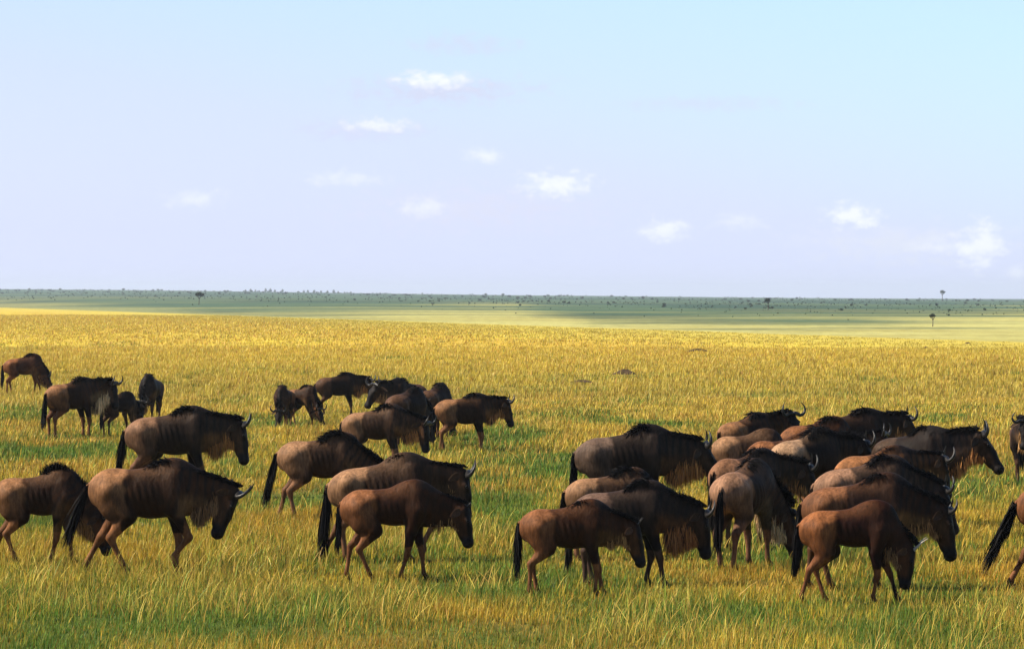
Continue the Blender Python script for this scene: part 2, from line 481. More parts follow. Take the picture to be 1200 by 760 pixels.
R_ = math.radians
def wildebeest(sp):
    """sp: foot row, top row, photo column, yaw, pose and coat"""
    rng = np.random.default_rng(sp['seed'])
    foot, top, yaw = sp['foot'], sp['top'], sp['yaw']
    S = (foot-YH)/CAM_H                         # px per metre there
    s = sp.get('s') or (foot-top)/S/1.40
    ca = math.cos(R_(yaw))
    if 'rump' in sp: px = sp['rump'] + .68*s*abs(ca)*S*(1 if ca > 0 else -1)
    else: px = sp['cx']
    X, D = ground_pt(px, foot)
    pxs = S*1024/1200
    near = pxs > 60
    h = .018 if near else (.024 if pxs > 38 else .03)
    h = h/s
    calf = sp.get('calf', 0.0); g = sp.get('girth', 1.0)*.95; rl = sp.get('rlow', .05)+.028
    hump = sp.get('hump', 0.0)+.018*(1-calf)
    # ---- skeleton
    a = R_(sp.get('neck', 0)); ny = R_(sp.get('nyaw', 0)); b = R_(sp.get('head', 85)); hy = R_(sp.get('hyaw', sp.get('nyaw', 0)))
    LN = sp.get('ln', .62); LH = .58*(1-.12*calf)
    nb = np.array((.40, 0, 1.09))
    nd = np.array((math.cos(a)*math.cos(ny), math.cos(a)*math.sin(ny), math.sin(a)))
    poll = nb+nd*LN
    hd = np.array((math.cos(b)*math.cos(hy), math.cos(b)*math.sin(hy), -math.sin(b)))
    lat = np.array((-math.sin(hy), math.cos(hy), 0.0)); nlat = np.array((-math.sin(ny), math.cos(ny), 0.0))
    dor = np.cross(hd, lat); dor = dor if True else dor
    # dorsal side (forehead): for a level head pointing forward it is +z
    dor = np.array((math.sin(b)*math.cos(hy), math.sin(b)*math.sin(hy), math.cos(b)))
    muz = poll+hd*LH
    nup = np.cross(nd, nlat); nup = nup if nup[2] > 0 else -nup
    lo = np.array((-1.0, -.52, -.03)); hi = np.array((.9, .52, 1.62))
    for p in (poll, muz): lo = np.minimum(lo, p-.25); hi = np.maximum(hi, p+.25)
    lo[2] = -.05
    fl = Field(lo, hi, h)
    # legs first (hard-ish union), then trunk blends over their tops
    feet = sp.get('feet', [(0, 0)]*4)
    legs = []
    th = 1-.12*calf
    for i, (side, front) in enumerate([(-1, 1), (1, 1), (-1, 0), (1, 0)]):
        dx, lift = feet[i][:2]
        if front:
            sh = np.array((.36, side*.13, .98)); el = np.array((.33+.22*dx, side*.14, .70)); ft = np.array((.39+dx, side*.115, .10+lift))
            el = el if lift < .05 else el+np.array((.06, 0, .03))
            kn = ik(el, ft, .315, .295, 1)
            ch = [(sh, .13), (el, .086), (kn, .054*th), (ft, .038*th)]
        else:
            sh = np.array((-.43, side*.12, 1.0)); st = np.array((-.30+.28*dx, side*.15, .71)); ft = np.array((-.53+dx, side*.115, .10+lift))
            hk = ik(st, ft, .335, .385, -1)
            ch = [(sh, .16), (st, .115), (hk, .058*th), (ft, .039*th)]
        fw = .055 if lift < .02 else .01
        tip = ft+np.array((fw, 0, -.075 if lift < .02 else -.085))
        for j in range(3):
            (p0, r0), (p1, r1) = ch[j], ch[j+1]
            if j == 1:           # forearm / gaskin swell high up, thin above the joint
                pm = p0+(p1-p0)*.55; rm = r0*.45+r1*.42
                fl.cone(p0, pm, r0, rm, .02); fl.cone(pm, p1, rm, r1*.92, .015)
            elif j == 2:
                pm = p0+(p1-p0)*.35
                fl.cone(p0, pm, r0*1.02, r1*.88, .012); fl.cone(pm, p1, r1*.86, r1*.98, .012)
            else:
                fl.cone(p0, p1, r0, r1, .03)
        fl.cone(ch[3][0], tip, .036*th, .043*th, .012)
        legs.append((ch, tip))
    gy = g*(1-.08*calf); bl = sp.get('lift', .035+.095*calf); hb = bl/2
    fl.ell((-.42, 0, 1.06-rl), (.27, .205*gy, .25), .08)
    fl.ell((-.60, 0, 1.02-rl), (.11, .12, .17), .08)
    fl.ell((-.04, 0, .985-rl*.3+hb), (.42, .258*gy, .305-hb), .07)
    fl.ell((-.30, 0, 1.05-rl*.6+hb), (.28, .18*gy, .22-hb), .07)
    fl.ell((.08, 0, .94+hb), (.34, .24*gy, .30-hb), .08)
    fl.ell((.29, 0, 1.02+hb), (.29, .225*gy, .345-hb), .08)
    fl.ell((.27, 0, 1.19+hump), (.28, .10, .18), .10)
    fl.ell((.46, 0, .90+hb), (.17, .145, .20-hb*.8), .08)
    for sd in (-1, 1):
        fl.ell((.33, sd*.165*gy, 1.0), (.14, .075, .27), .06, rot=R_(-12))
        fl.ell((-.43, sd*.125*gy, .95-rl*.5), (.20, .10, .25), .06, rot=R_(15))
        fl.ell((-.26, sd*.15, 1.175-rl), (.07, .05, .06), .08)
        fl.ell((-.60, sd*.08, 1.07-rl), (.06, .05, .07), .06)
        fl.ell((-.40, sd*.15, .80), (.14, .09, .17), .05, rot=R_(20))
    # neck
    fl.cone(nb+np.array((-.04, 0, .04)), poll-nd*.10-dor*.02, .245, .13, .10, nlat, 1.8)
    fl.cone(np.array((.50, 0, .90)), poll-nd*.10+hd*.14-dor*.09, .18-.02*calf, .112-.012*calf, .08, nlat, 1.65)
    # head
    ce = poll+hd*.03-dor*.03
    mid = poll+hd*LH*.5-dor*.005
    fl.cone(ce, mid, .118, .098, .05, lat, 1.12)
    fl.cone(mid, muz-hd*.06, .092, .078, .03, lat, 1.12)
    fl.cone(muz-hd*.05+lat*.035, muz-hd*.05-lat*.035, .074, .074, .03)
    fl.cone(poll+hd*.14-dor*.10, poll+hd*LH*.72-dor*.06, .086, .056, .04, lat, 1.3)
    for sd in (-1, 1):
        fl.cone(poll+hd*.13+lat*sd*.088+dor*.035, poll+hd*.20+lat*sd*.078+dor*.04, .035, .03, .03)
    V, Q = surface_nets(fl.F, fl.lo, h)
    for _ in range(1):         # one light relax to remove stair steps
        acc = np.zeros_like(V); cnt = np.zeros(len(V))
        for i in range(4):
            np.add.at(acc, Q[:, i], V[Q[:, (i+1) % 4]]); np.add.at(cnt, Q[:, i], 1)
        V = V*.5+acc/cnt[:, None]*.5
    # ribs and skin folds over the barrel
    vx, vy, vz = V.T
    rib = np.sin((vx+.25*(vz-.9))*2*math.pi/.085)*sst(-.30, -.18, vx)*sst(.22, .10, vx)*sst(.70, .80, vz)*sst(1.16, 1.02, vz)
    fold = (fbm(vx*9+sp['seed'], vz*5, 3)-.5)*sst(.15, .35, vx)
    V[:, 1] += np.sign(vy)*(rib*.0055+fold*.03)*sst(.05, .15, np.abs(vy))
    # ---- coat
    pal = sp['coat']
    base, rump, leg = [np.array(c) for c in pal[:3]]
    base = base*.54*np.array((1.06, 1.0, .92)); rump = rump*np.array((.96, .91, .83))
    black = np.array((.010, .008, .0075))
    x, y, z = V.T
    nzx = fbm(x*5+sp['seed'], z*5+y*3, 4)
    nzf = fbm(x*16+sp['seed']*2, z*9+y*5, 3)
    C = np.broadcast_to(base, V.shape).copy()
    C *= (1+(nzx-.5)*.5)[:, None]
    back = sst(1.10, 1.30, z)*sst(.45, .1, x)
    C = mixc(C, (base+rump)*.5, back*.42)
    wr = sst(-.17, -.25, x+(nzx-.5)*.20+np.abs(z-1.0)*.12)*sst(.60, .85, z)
    wr = wr*(.42+.5*sst(.85, 1.15, z))*(.75+.5*nzx)  # pale rump weakens downward: a fading highlight painted into the coat
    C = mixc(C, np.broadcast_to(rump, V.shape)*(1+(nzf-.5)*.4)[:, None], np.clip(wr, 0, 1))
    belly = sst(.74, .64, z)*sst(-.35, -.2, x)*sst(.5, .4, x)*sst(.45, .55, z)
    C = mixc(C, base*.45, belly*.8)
    # neck, shoulders: dark vertical brindles
    rel = V-nb; tn = rel@nd
    wn = sst(-.22, .08, tn)*sst(.62, .70, z)
    C = mixc(C, base*(.7+2.6*sp.get('stripe', .75)), wn*.75*sst(.72, .9, z))
    ph = tn*2*math.pi/.10 + (fbm(z*3+sp['seed'], y*3+x*2, 3)-.5)*7
    stp = sst(.0, .8, np.sin(ph))*wn*sst(.55, .25, np.abs(nzx-.5))
    C = mixc(C, black*1.4, stp*sp.get('stripe', .75))
    ud = rel@nup - .13*(1-tn/ (LN+.2))
    C = mixc(C, black, sst(.03, .10, ud)*sst(-.15, .0, tn)*.9)
    if sp.get('bfull', 1) > .3:
        dl = sst(-.04, -.20, rel@nup)*sst(-.02, .12, tn)*sst(.66, .74, z + .3*(tn > .2))
        C = mixc(C, np.array(sp.get('beard', (.42, .23, .09)))*.42*(.6+.8*nzf)[:, None], dl*sp.get('dew', .32))
    # legs
    wl = sst(.70, .58, z)*np.where(belly > .3, 0, 1)
    trunkish = (x > -.2) & (x < .24) & (z > .55)
    wl = np.where(trunkish, 0, wl)
    C = mixc(C, np.broadcast_to(leg, V.shape)*(1+(nzf-.5)*.6)[:, None], wl*.9)
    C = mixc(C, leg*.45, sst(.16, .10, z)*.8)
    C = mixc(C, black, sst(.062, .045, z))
    # inner thigh paler
    inn = sst(.62, .75, z)*sst(.90, .8, z)*sst(-.4, -.5, x)*sst(.12, .05, np.abs(y))
    C = mixc(C, rump*1.35, inn*.7)
    # head
    hr = V-poll; hu = hr@hd; hv = hr@dor; hl = np.abs(hr@lat)
    inh = sst(-.10, .0, hu)*sst(.215, .165, np.linalg.norm(hr-np.outer(np.clip(hu, 0, LH), hd), axis=1))*(np.where(tn > LN-.22, 1, 0))
    cheek = base*1.2+np.array((.016, .008, .004))
    C = mixc(C, cheek, inh*.8)
    face = np.maximum(sst(-.015, .03, hv-.01*nzx), sst(LH*.62, LH*.8, hu))*inh
    C = mixc(C, black, face*.96)
    C = np.clip(C, .004, 1)
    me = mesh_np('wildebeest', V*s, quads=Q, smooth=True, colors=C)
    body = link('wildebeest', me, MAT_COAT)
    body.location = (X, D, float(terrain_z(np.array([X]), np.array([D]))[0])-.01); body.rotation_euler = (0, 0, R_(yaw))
    tag(body, sp['label'], 'calf' if calf > .7 else 'wildebeest', 'wildebeest herd grazing and walking on the savanna')
    q = 1.0 if near else (.55 if pxs > 38 else .35)
    hwid = (.011 if near else .02)
    rsc = np.random.default_rng(sp['seed']+100)
    # ---- mane
    n = int(2200*q)
    t = rsc.random(n)**.85
    crest = bez([np.array((.04, 0, 1.30-rl*.3+hump*.2)), np.array((.22, 0, 1.355+hump)), np.array((.42, 0, 1.30+hump*.4)),
                 nb+nd*.36+nup*.175, poll-hd*.06+nup*.06+dor*.04], 60)
    ii = t*59; i0 = np.minimum(ii.astype(int), 58); fr = (ii-i0)[:, None]
    rt = crest[i0]*(1-fr)+crest[i0+1]*fr + rsc.normal(0, .022, (n, 3))*np.array((1, 1.2, .4)) - np.array((0, 0, .03))
    tang = crest[i0+1]-crest[i0]; tang /= np.linalg.norm(tang, axis=1)[:, None]
    side = sp.get('mside', -1)
    sd = np.where(rsc.random(n) < .8, side, -side)
    up = np.array((0, 0, 1.0))
    dirs = up*.50 + tang*-.55 + np.stack([0*sd, sd*.42, 0*sd], -1) + rsc.normal(0, .16, (n, 3))
    if sp.get('erect'):
        dirs = up*1.1 + tang*-.15 + rsc.normal(0, .22, (n, 3)); fall = np.zeros((n, 3)); fall[:, 2] = -.10
    else:
        fall = np.stack([-.15*np.ones(n), sd*.55, -1.25*np.ones(n)], -1)
    L = sp.get('mlen', .19)*1.02*(.6+.5*rsc.random(n))*(1-.5*np.abs(t-.35))
    P, T, own, qs, tr = strips(rt, dirs, L, hwid*(.9+.8*rsc.random(n)), fall, 4, rsc, .05)
    mc = (np.array((.008, .007, .007))*(.6+.9*rsc.random(n))[:, None])[own]
    link('mane', mesh_np('mane', P*s, qs, tr, colors=mc), MAT_HAIR, body)
    # ---- beard, hanging from throat and jaw
    n = int(1700*q*sp.get('bfull', 1.0))
    thr = bez([np.array((.55, 0, .80)), np.array((.50, 0, .93))+(poll-nd*.10+hd*.10-dor*.06-np.array((.50, 0, .93)))*.45-nup*.11,
               poll-nd*.06+hd*.12-dor*.15, poll+hd*LH*.55-dor*.12], 50)
    t = rsc.random(n)
    ii = t*49; i0 = np.minimum(ii.astype(int), 48); fr = (ii-i0)[:, None]
    rt = thr[i0]*(1-fr)+thr[i0+1]*fr + nlat*rsc.normal(0, .030, (n, 1)) + rsc.normal(0, .018, (n, 3)) + np.array((0, 0, .03))
    dirs = np.array((0, 0, -1.0))+rsc.normal(0, .16, (n, 3)) - hd*.05
    L = sp.get('blen', .24)*1.25*(.55+.6*rsc.random(n))*np.sin(np.pi*np.clip(t*.85+.13, 0, 1))**.6
    P, T, own, qs, tr = strips(rt, dirs, L, hwid*(.7+.6*rsc.random(n)), (0, 0, -.8), 3, rsc, .04)
    pale = np.array(sp.get('beard', (.42, .23, .09)))
    bc = pale*(.45+.8*rsc.random(n))[:, None]
    dk = rsc.random(n) < (.12+.30*(t < .25))
    bc[dk] = base*.9
    cc = mixc(np.broadcast_to(base, (len(P), 3)), bc[own], np.clip(T*2.6+.3, 0, 1))
    link('beard', mesh_np('beard', P*s, qs, tr, colors=cc), MAT_HAIR, body)
    # ---- tail
    sw = R_(sp.get('tail', 6)); ts = sp.get('tside', 0.0)
    tb = np.array((-.66, 0, 1.13-rl))
    dn = np.array((-math.sin(sw), ts, -math.cos(sw)))
    path = bez([tb, tb+np.array((-.055, 0, -.03)), tb+np.array((-.06, 0, 0))+dn*.17, tb+np.array((-.06, 0, 0))+dn*.42], 14)
    V1, Q1, T1 = tube(path, np.linspace(.032, .014, 14), 8)
    c1 = mixc(np.broadcast_to(rump*.8, V1.shape), black, sst(.12, .26, np.linalg.norm(V1-tb, axis=1)))
    n = int(700*q)
    t = .25+.75*rsc.random(n); ii = t*13; i0 = np.minimum(ii.astype(int), 12); fr = (ii-i0)[:, None]
    rt = path[i0]*(1-fr)+path[i0+1]*fr + rsc.normal(0, .012, (n, 3))
    dirs = dn+rsc.normal(0, .075, (n, 3))
    P, T, own, qs, tr = strips(rt, dirs, sp.get('tlen', .44)*(.7+.5*rsc.random(n)), hwid*(1+.8*rsc.random(n)), dn*1.2, 3, rsc, .03)
    c2 = (np.array((.008, .007, .007))*(.6+.9*rsc.random(n))[:, None])[own]
    k = len(V1)
    link('tail', mesh_np('tail', np.vstack([V1, P])*s, np.vstack([Q1, qs+k]), np.vstack([T1, tr+k]), colors=np.vstack([c1, c2])), MAT_HAIR, body)
    # ---- horns, ears, eyes
    up_h = -hd*.80+dor*.60; fw_h = hd*.6+dor*.8
    hs = sp.get('horn', 1.0)*(1.0 if sp.get('spike') else .88)
    for sd in (-1, 1):
        o = poll+dor*.05-hd*.01
        if sp.get('spike'):
            pts = [(.05, .0, 0), (.09, .07, 0), (.12, .17, 0), (.145, .29, .02)]
            rr = np.linspace(.026, .004, 22)
        else:
            pts = [(.015, .02, .02), (.10, .015, .02), (.19, -.02, .03), (.265, .03, .05), (.285, .11, .05), (.255, .185, .03), (.205, .235, .0)]
            tt = np.linspace(0, 1, 22); rr = .043*(1-tt)**.9+.004
        pp = bez([o+(lat*sd*l+up_h*u_+fw_h*f_)*np.array(hs) for (l, u_, f_) in pts], 22)
        Vh, Qh, Th = tube(pp, rr*(.55+.45*hs), 8)
        hc = np.repeat(np.array(sp.get('hornc', (.014, .012, .011)))[None], len(Vh), 0)
        link('horn', mesh_np('horn', Vh*s, Qh, Th, smooth=True, colors=hc), MAT_HORN, body)
        # ear: cupped leaf
        eo = poll+lat*sd*.10-hd*.0-dor*.05
        ed = lat*sd*.80-up_h*.28-dor*.45; ed /= np.linalg.norm(ed)
        ew = np.cross(ed, hd); ew = hd*.9+up_h*.2; ew -= ed*ew.dot(ed); ew /= np.linalg.norm(ew)
        en = np.cross(ed, ew)
        EV = []; EQ = []
        prof = [(.0, .022), (.045, .040), (.10, .052), (.155, .045), (.20, .027), (.24, .004)]
        for layer in (0, 1):
            for (l, w) in prof:
                for v in (-1, -.5, 0, .5, 1):
                    EV.append(eo+ed*l+ew*w*v+en*((v*v)*w*.5+layer*.008))
        m_ = len(prof)*5
        for i in range(len(prof)-1):
            for j in range(4):
                A = i*5+j
                EQ.append((A, A+1, A+6, A+5)); EQ.append((m_+A, m_+A+5, m_+A+6, m_+A+1))
        ring = [j for j in range(5)] + [i*5+4 for i in range(1, 6)] + [25+j for j in (3, 2, 1, 0)] + [i*5 for i in (4, 3, 2, 1)]
        for r_ in range(len(ring)):
            A, B = ring[r_], ring[(r_+1) % len(ring)]
            EQ.append((B, A, m_+A, m_+B))
        ec = np.broadcast_to(base*1.2+np.array((.03, .018, .01)), (len(EV), 3))
        link('ear', mesh_np('ear', np.array(EV)*s, np.array(EQ), smooth=True, colors=ec), MAT_COAT, body)
        ey = poll+hd*.155+lat*sd*.112+dor*.042
        VV = []; FQ = []
        for i in range(7):
            la = math.pi*i/6
            for j in range(10):
                lo_ = 2*math.pi*j/10
                VV.append(ey+.021*np.array((math.sin(la)*math.cos(lo_), math.sin(la)*math.sin(lo_), math.cos(la))))
        for i in range(6):
            for j in range(10):
                FQ.append((i*10+j, (i+1)*10+j, (i+1)*10+(j+1) % 10, i*10+(j+1) % 10))
        link('eye', mesh_np('eye', np.array(VV)*s, np.array(FQ), smooth=True, colors=np.full((70, 3), .006)), MAT_EYE, body)
    return body
MAT_EYE = tint_mat('eye_gloss', rough=.35, spec=.1)

# ------------------------------------------------------------------ the herd
BROWN = ((.034, .0165, .009), (.240, .120, .058), (.150, .064, .026))
GREY = ((.026, .0165, .0115), (.190, .105, .062), (.110, .052, .027))
DARK = ((.018, .0105, .0075), (.095, .050, .030), (.060, .028, .015))
RED = ((.044, .0175, .0075), (.195, .082, .036), (.140, .058, .024))
PINK = ((.034, .020, .014), (.270, .150, .092), (.130, .060, .032))
TAN = ((.048, .026, .0155), (.270, .150, .082), (.150, .072, .036))
STAND = [(0, 0)]*4
WALK1 = [(-.06, .12), (-.06, 0), (.26, 0), (-.24, 0)]
WALK2 = [(.12, 0), (-.16, 0), (-.12, 0), (.16, 0)]
WALK3 = [(-.22, 0), (.06, 0), (.18, 0), (-.14, 0)]
WALK4 = [(.16, 0), (-.22, .03), (-.2, 0), (.2, 0)]
GRAZE = [(.18, 0), (-.05, 0), (-.05, 0), (.1, 0)]
OR_B = (.50, .22, .07); CR_B = (.85, .62, .34); TN_B = (.34, .19, .09)

HERD = [
 # left cluster
 dict(label='walking animal nearest the bottom left, head low, curved horns and long black tail', dew=.75, foot=667, top=532, rump=107, yaw=0, neck=-9, head=112, feet=WALK1, coat=BROWN, tail=20, rlow=.0, beard=TN_B, blen=0.24, mlen=.16, ln=.66, bfull=1.3),
 dict(label='brown animal cut off by the left edge with a fluffy upright mane', foot=658, top=545, rump=-8, yaw=2, neck=-40, head=80, feet=WALK3, coat=BROWN, tail=2, erect=1, mlen=.17, calf=.5, rlow=.02, girth=.95, horn=.5),
 dict(label='dark long-backed adult walking above the nearest left animal, pale rump, horn upright', dew=.45, foot=585, top=476, rump=149, yaw=2, neck=2, head=84, feet=WALK2, coat=GREY, tail=8, beard=OR_B, rlow=.06, stripe=.8),
 dict(label='dark animal at left with a cream beard, standing with horns raised toward the viewer', dew=.25, foot=513, top=441, cx=84, yaw=42, neck=14, head=82, hyaw=-60, nyaw=-30, feet=STAND, coat=BROWN, tail=4, beard=CR_B, blen=.34, bfull=1.6),
 dict(label='leftmost far animal grazing with its head down in the golden grass', foot=461, top=413, rump=5, yaw=6, neck=-52, head=72, feet=GRAZE, coat=RED, tail=2, rlow=.08),
 dict(label='small dark calf half turned away behind the cream bearded animal', foot=511, top=458, cx=140, yaw=48, neck=-45, head=75, feet=STAND, coat=DARK, calf=.9, girth=.9, horn=.4, spike=1, bfull=.4, tail=2),
 dict(label='dark grazing animal facing the viewer, just above the long-backed adult at left', foot=492, top=435, cx=177, yaw=-99, neck=-50, head=80, nyaw=-8, feet=GRAZE, coat=DARK, tail=2),
 # centre cluster
 dict(label='small grazing animal facing the viewer, leftmost of the far centre group', foot=500, top=450, cx=333, yaw=-100, neck=-58, head=72, feet=GRAZE, coat=BROWN, calf=.3, tail=2),
 dict(label='small brown grazing animal with its muzzle down beside the one facing the viewer', foot=499, top=450, cx=354, yaw=-38, neck=-56, head=70, feet=GRAZE, coat=BROWN, calf=.4, tail=2, mside=-1),
 dict(label='dark animal in profile on the golden grass, the highest of the centre group', foot=489, top=436, rump=371, yaw=18, neck=4, head=80, feet=[(0, 0), (.1, 0), (-.1, 0), (.15, 0)], coat=DARK, tail=3, beard=OR_B, blen=.26),
 dict(label='animal looking left toward the viewer with wide spread horns in the centre', foot=508, top=440, cx=476, yaw=-128, neck=12, head=62, nyaw=-10, hyaw=-14, feet=STAND, coat=DARK, tail=2, s=1.0, horn=1.05),
 dict(label='dark animal turned away in front of the wide horned one', foot=524, top=455, cx=477, yaw=58, neck=-35, head=80, feet=STAND, coat=DARK, tail=3, s=.98),
 dict(label='black faced animal with bright pale rump, standing mid centre group', foot=551, top=477, rump=402, yaw=-8, neck=-8, head=88, hyaw=-12, feet=STAND, coat=TAN, tail=2, beard=OR_B, rlow=.07, s=.93),
 dict(label='dark narrow animal seen from behind, right of the wide horned one', foot=516, top=446, cx=510, yaw=66, neck=-40, head=75, feet=STAND, coat=DARK, tail=2, s=.97),
 dict(label='animal in profile at the right end of the centre group, black face, reddish rump', dew=.5, foot=527, top=457, rump=511, yaw=14, neck=8, head=78, feet=[(0, 0), (.03, 0), (-.08, 0), (.06, 0)], coat=BROWN, tail=2, beard=OR_B, blen=.22, rlow=.03),
 dict(label='pale rumped animal with a big drooping black mane and hidden head', foot=612, top=509, rump=327, yaw=4, neck=-30, head=85, feet=[(0, 0), (.1, 0), (.10, 0), (-.14, 0)], coat=TAN, tail=12, mlen=.27, rlow=.02, tlen=.5),
 dict(label='large animal walking behind the centre calf, black face and upswept horn', dew=.3, foot=655, top=527, rump=387, yaw=1, neck=4, head=86, feet=[(.12, .16), (-.08, 0), (.05, 0), (-.26, 0)], coat=TAN, tail=4, rlow=.09, beard=TN_B, blen=.07, bfull=.5, mlen=.10, tlen=.62, stripe=.3, hump=.02),
 dict(label='orange brown calf walking in the centre foreground with a dark face', foot=676, top=557, rump=401, yaw=0, neck=-10, head=82, feet=[(-.26, 0), (.05, 0), (.24, 0), (-.10, 0)], coat=RED, calf=1.0, tail=2, rlow=.02, girth=.88, horn=.35, spike=1, bfull=.18, blen=.15, mlen=.05, stripe=.25, ln=.60, tlen=.3),
 # right cluster
 dict(label='reddish dark animal at the front left of the right cluster, rump lit, head low', foot=694, top=580, rump=611, yaw=4, neck=-10, head=80, feet=[(-.02, 0), (.1, 0), (-.04, 0), (.08, 0)], coat=RED, calf=.2, tail=2, mlen=.13, girth=.96, rlow=.02, blen=.14, stripe=.3, horn=.5, spike=1, ln=.56),
 dict(label='tan backed animal with grey withers below the large dark bull', foot=652, top=543, rump=664, yaw=4, neck=-25, head=85, feet=STAND, coat=TAN, tail=3, mlen=.22, ln=.55),
 dict(label='large dark striped bull at upper left of the right cluster, horns up', dew=.2, foot=620, top=499, rump=676, yaw=3, neck=0, head=62, feet=STAND, coat=((.020, .0135, .0105), (.12, .08, .06), (.06, .034, .022)), tail=2, beard=OR_B, blen=.30, rlow=.07, stripe=1.0),
 dict(label='dark grey animal with a long rusty beard, low head, right of the reddish dark one', foot=682, top=562, rump=672, yaw=2, neck=-12, head=84, feet=[(.1, 0), (-.1, 0), (0, 0), (.1, 0)], coat=((.020, .0135, .0105), (.13, .08, .06), (.055, .032, .022)), tail=2, beard=(.40, .17, .06), blen=.36, bfull=1.7, mlen=.2, s=0.88),
 dict(label='animal seen from behind with pale pink rump and dark tail, grazing away', foot=664, top=536, cx=872, yaw=62, neck=-42, head=78, nyaw=-34, hyaw=-48, feet=[(.1, 0), (0, 0), (-.05, 0), (.05, 0)], coat=PINK, tail=0, dew=.1, tside=.06, beard=CR_B, blen=.26, rlow=.03, bfull=1.2),
 dict(label='dark faced animal with one upright horn and orange beard above the pale pink rump', foot=640, top=527, rump=835, yaw=45, neck=0, head=72, feet=STAND, coat=((.028, .0165, .011), (.20, .10, .055), (.08, .042, .022)), tail=2, beard=OR_B, blen=.22, mlen=.2, s=.95, rlow=.0, nyaw=-25, hyaw=-40),
 dict(label='animal facing the viewer with wide curled horns at the top of the right cluster', foot=572, top=486, rump=843, yaw=40, neck=22, head=58, nyaw=-30, hyaw=-95, feet=STAND, coat=BROWN, tail=2, rlow=.06, horn=1.1),
 dict(label='light brown backed animal below the wide curled horns, head hidden', foot=592, top=508, rump=835, yaw=6, neck=-35, head=80, feet=STAND, coat=TAN, tail=2, mlen=.06, s=.86, rlow=.02),
 dict(label='orange rumped animal squeezed in the middle of the right cluster', foot=603, top=503, rump=876, yaw=16, neck=-40, head=80, feet=STAND, coat=RED, tail=2, mlen=.06, s=.88, rlow=.0),
 dict(label='dark shouldered striped animal with a bright cream rump in the middle of the right cluster', foot=614, top=503, rump=905, yaw=40, neck=4, head=70, feet=STAND, coat=((.020, .013, .010), (.33, .205, .125), (.06, .034, .022)), tail=2, mlen=.28, stripe=1.0, rlow=.06, nyaw=-15, hyaw=-30),
 dict(label='reddish animal whose back shows behind the dark shouldered striped one', foot=582, top=499, rump=915, yaw=16, neck=-35, head=85, feet=STAND, coat=RED, tail=2, s=.92),
 dict(label='dark animal at the top right of the right cluster with its head raised in profile', foot=577, top=482, rump=950, yaw=14, neck=10, head=66, feet=STAND, coat=DARK, tail=2, beard=OR_B, blen=.2, s=1.0),
 dict(label='animal showing only its pale marked brown face between two dark backs', foot=595, top=500, cx=972, yaw=12, neck=22, head=64, hyaw=-32, nyaw=-10, feet=STAND, coat=TAN, tail=2, s=.86),
 dict(label='orange brown animal with an upright horn and bright beard at right of the cluster', dew=.6, foot=633, top=518, rump=979, yaw=25, neck=8, head=80, feet=STAND, coat=((.050, .024, .012), (.27, .12, .05), (.1, .045, .02)), tail=2, beard=(.62, .32, .11), blen=.24, mlen=.12, s=.93, rlow=.03, nyaw=-10, hyaw=-15),
 dict(label='dark striped bull with raised head at the far right of the cluster', foot=617, top=510, cx=1071, yaw=-44, nyaw=34, hyaw=40, dew=.12, neck=16, head=60, feet=STAND, coat=((.014, .0095, .0078), (.05, .032, .022), (.05, .028, .018)), tail=2, beard=OR_B, blen=.24, stripe=1.0, rlow=.08, s=1.02),
 dict(label='grey withered animal with a pink rump, head lowered, at the right of the cluster', foot=657, top=538, rump=955, yaw=5, neck=-16, head=72, feet=STAND, coat=((.028, .019, .015), (.25, .140, .088), (.08, .044, .028)), tail=2, mlen=.2, rlow=.08, s=.95),
 dict(label='heavy dark brown animal walking right with black face down, behind the orange calf', dew=.55, foot=688, top=565, rump=942, yaw=1, neck=-14, head=82, feet=[(.1, 0), (-.2, 0), (.15, 0), (-.1, 0)], coat=((.026, .0125, .0075), (.17, .075, .036), (.09, .042, .02)), tail=3, beard=(.42, .22, .09), blen=.16, mlen=.16, s=0.95, rlow=.06, ln=0.62, horn=0.8),
 dict(label='orange calf with pale straight horns grazing at the front of the right cluster', foot=703, top=581, rump=939, yaw=-2, neck=-44, head=98, feet=[(-.12, 0), (.22, 0), (-.16, 0), (.16, 0)], coat=((.034, .0125, .006), (.225, .088, .034), (.145, .055, .022)), calf=1.0, tail=4, girth=.88, horn=.85, spike=1, hornc=(.30, .26, .22), bfull=.5, blen=.16, dew=.0, beard=TN_B, mlen=.05, stripe=.3, rlow=.03, tlen=.34, ln=0.52),
 # right edge
 dict(label='animal facing the viewer at the right edge, standing in the middle distance', foot=562, top=498, cx=1199, yaw=-97, neck=18, head=70, feet=STAND, coat=DARK, tail=2, s=.86),
 dict(label='animal leaving the frame at the lower right, only rump and swinging tail visible', foot=690, top=575, rump=1194, yaw=2, neck=-20, head=90, feet=WALK1, coat=RED, tail=24, s=.98, tlen=.5),
]
build_grass()
for i, sp in enumerate(HERD):
    sp['seed'] = 31+i*7
    wildebeest(sp)

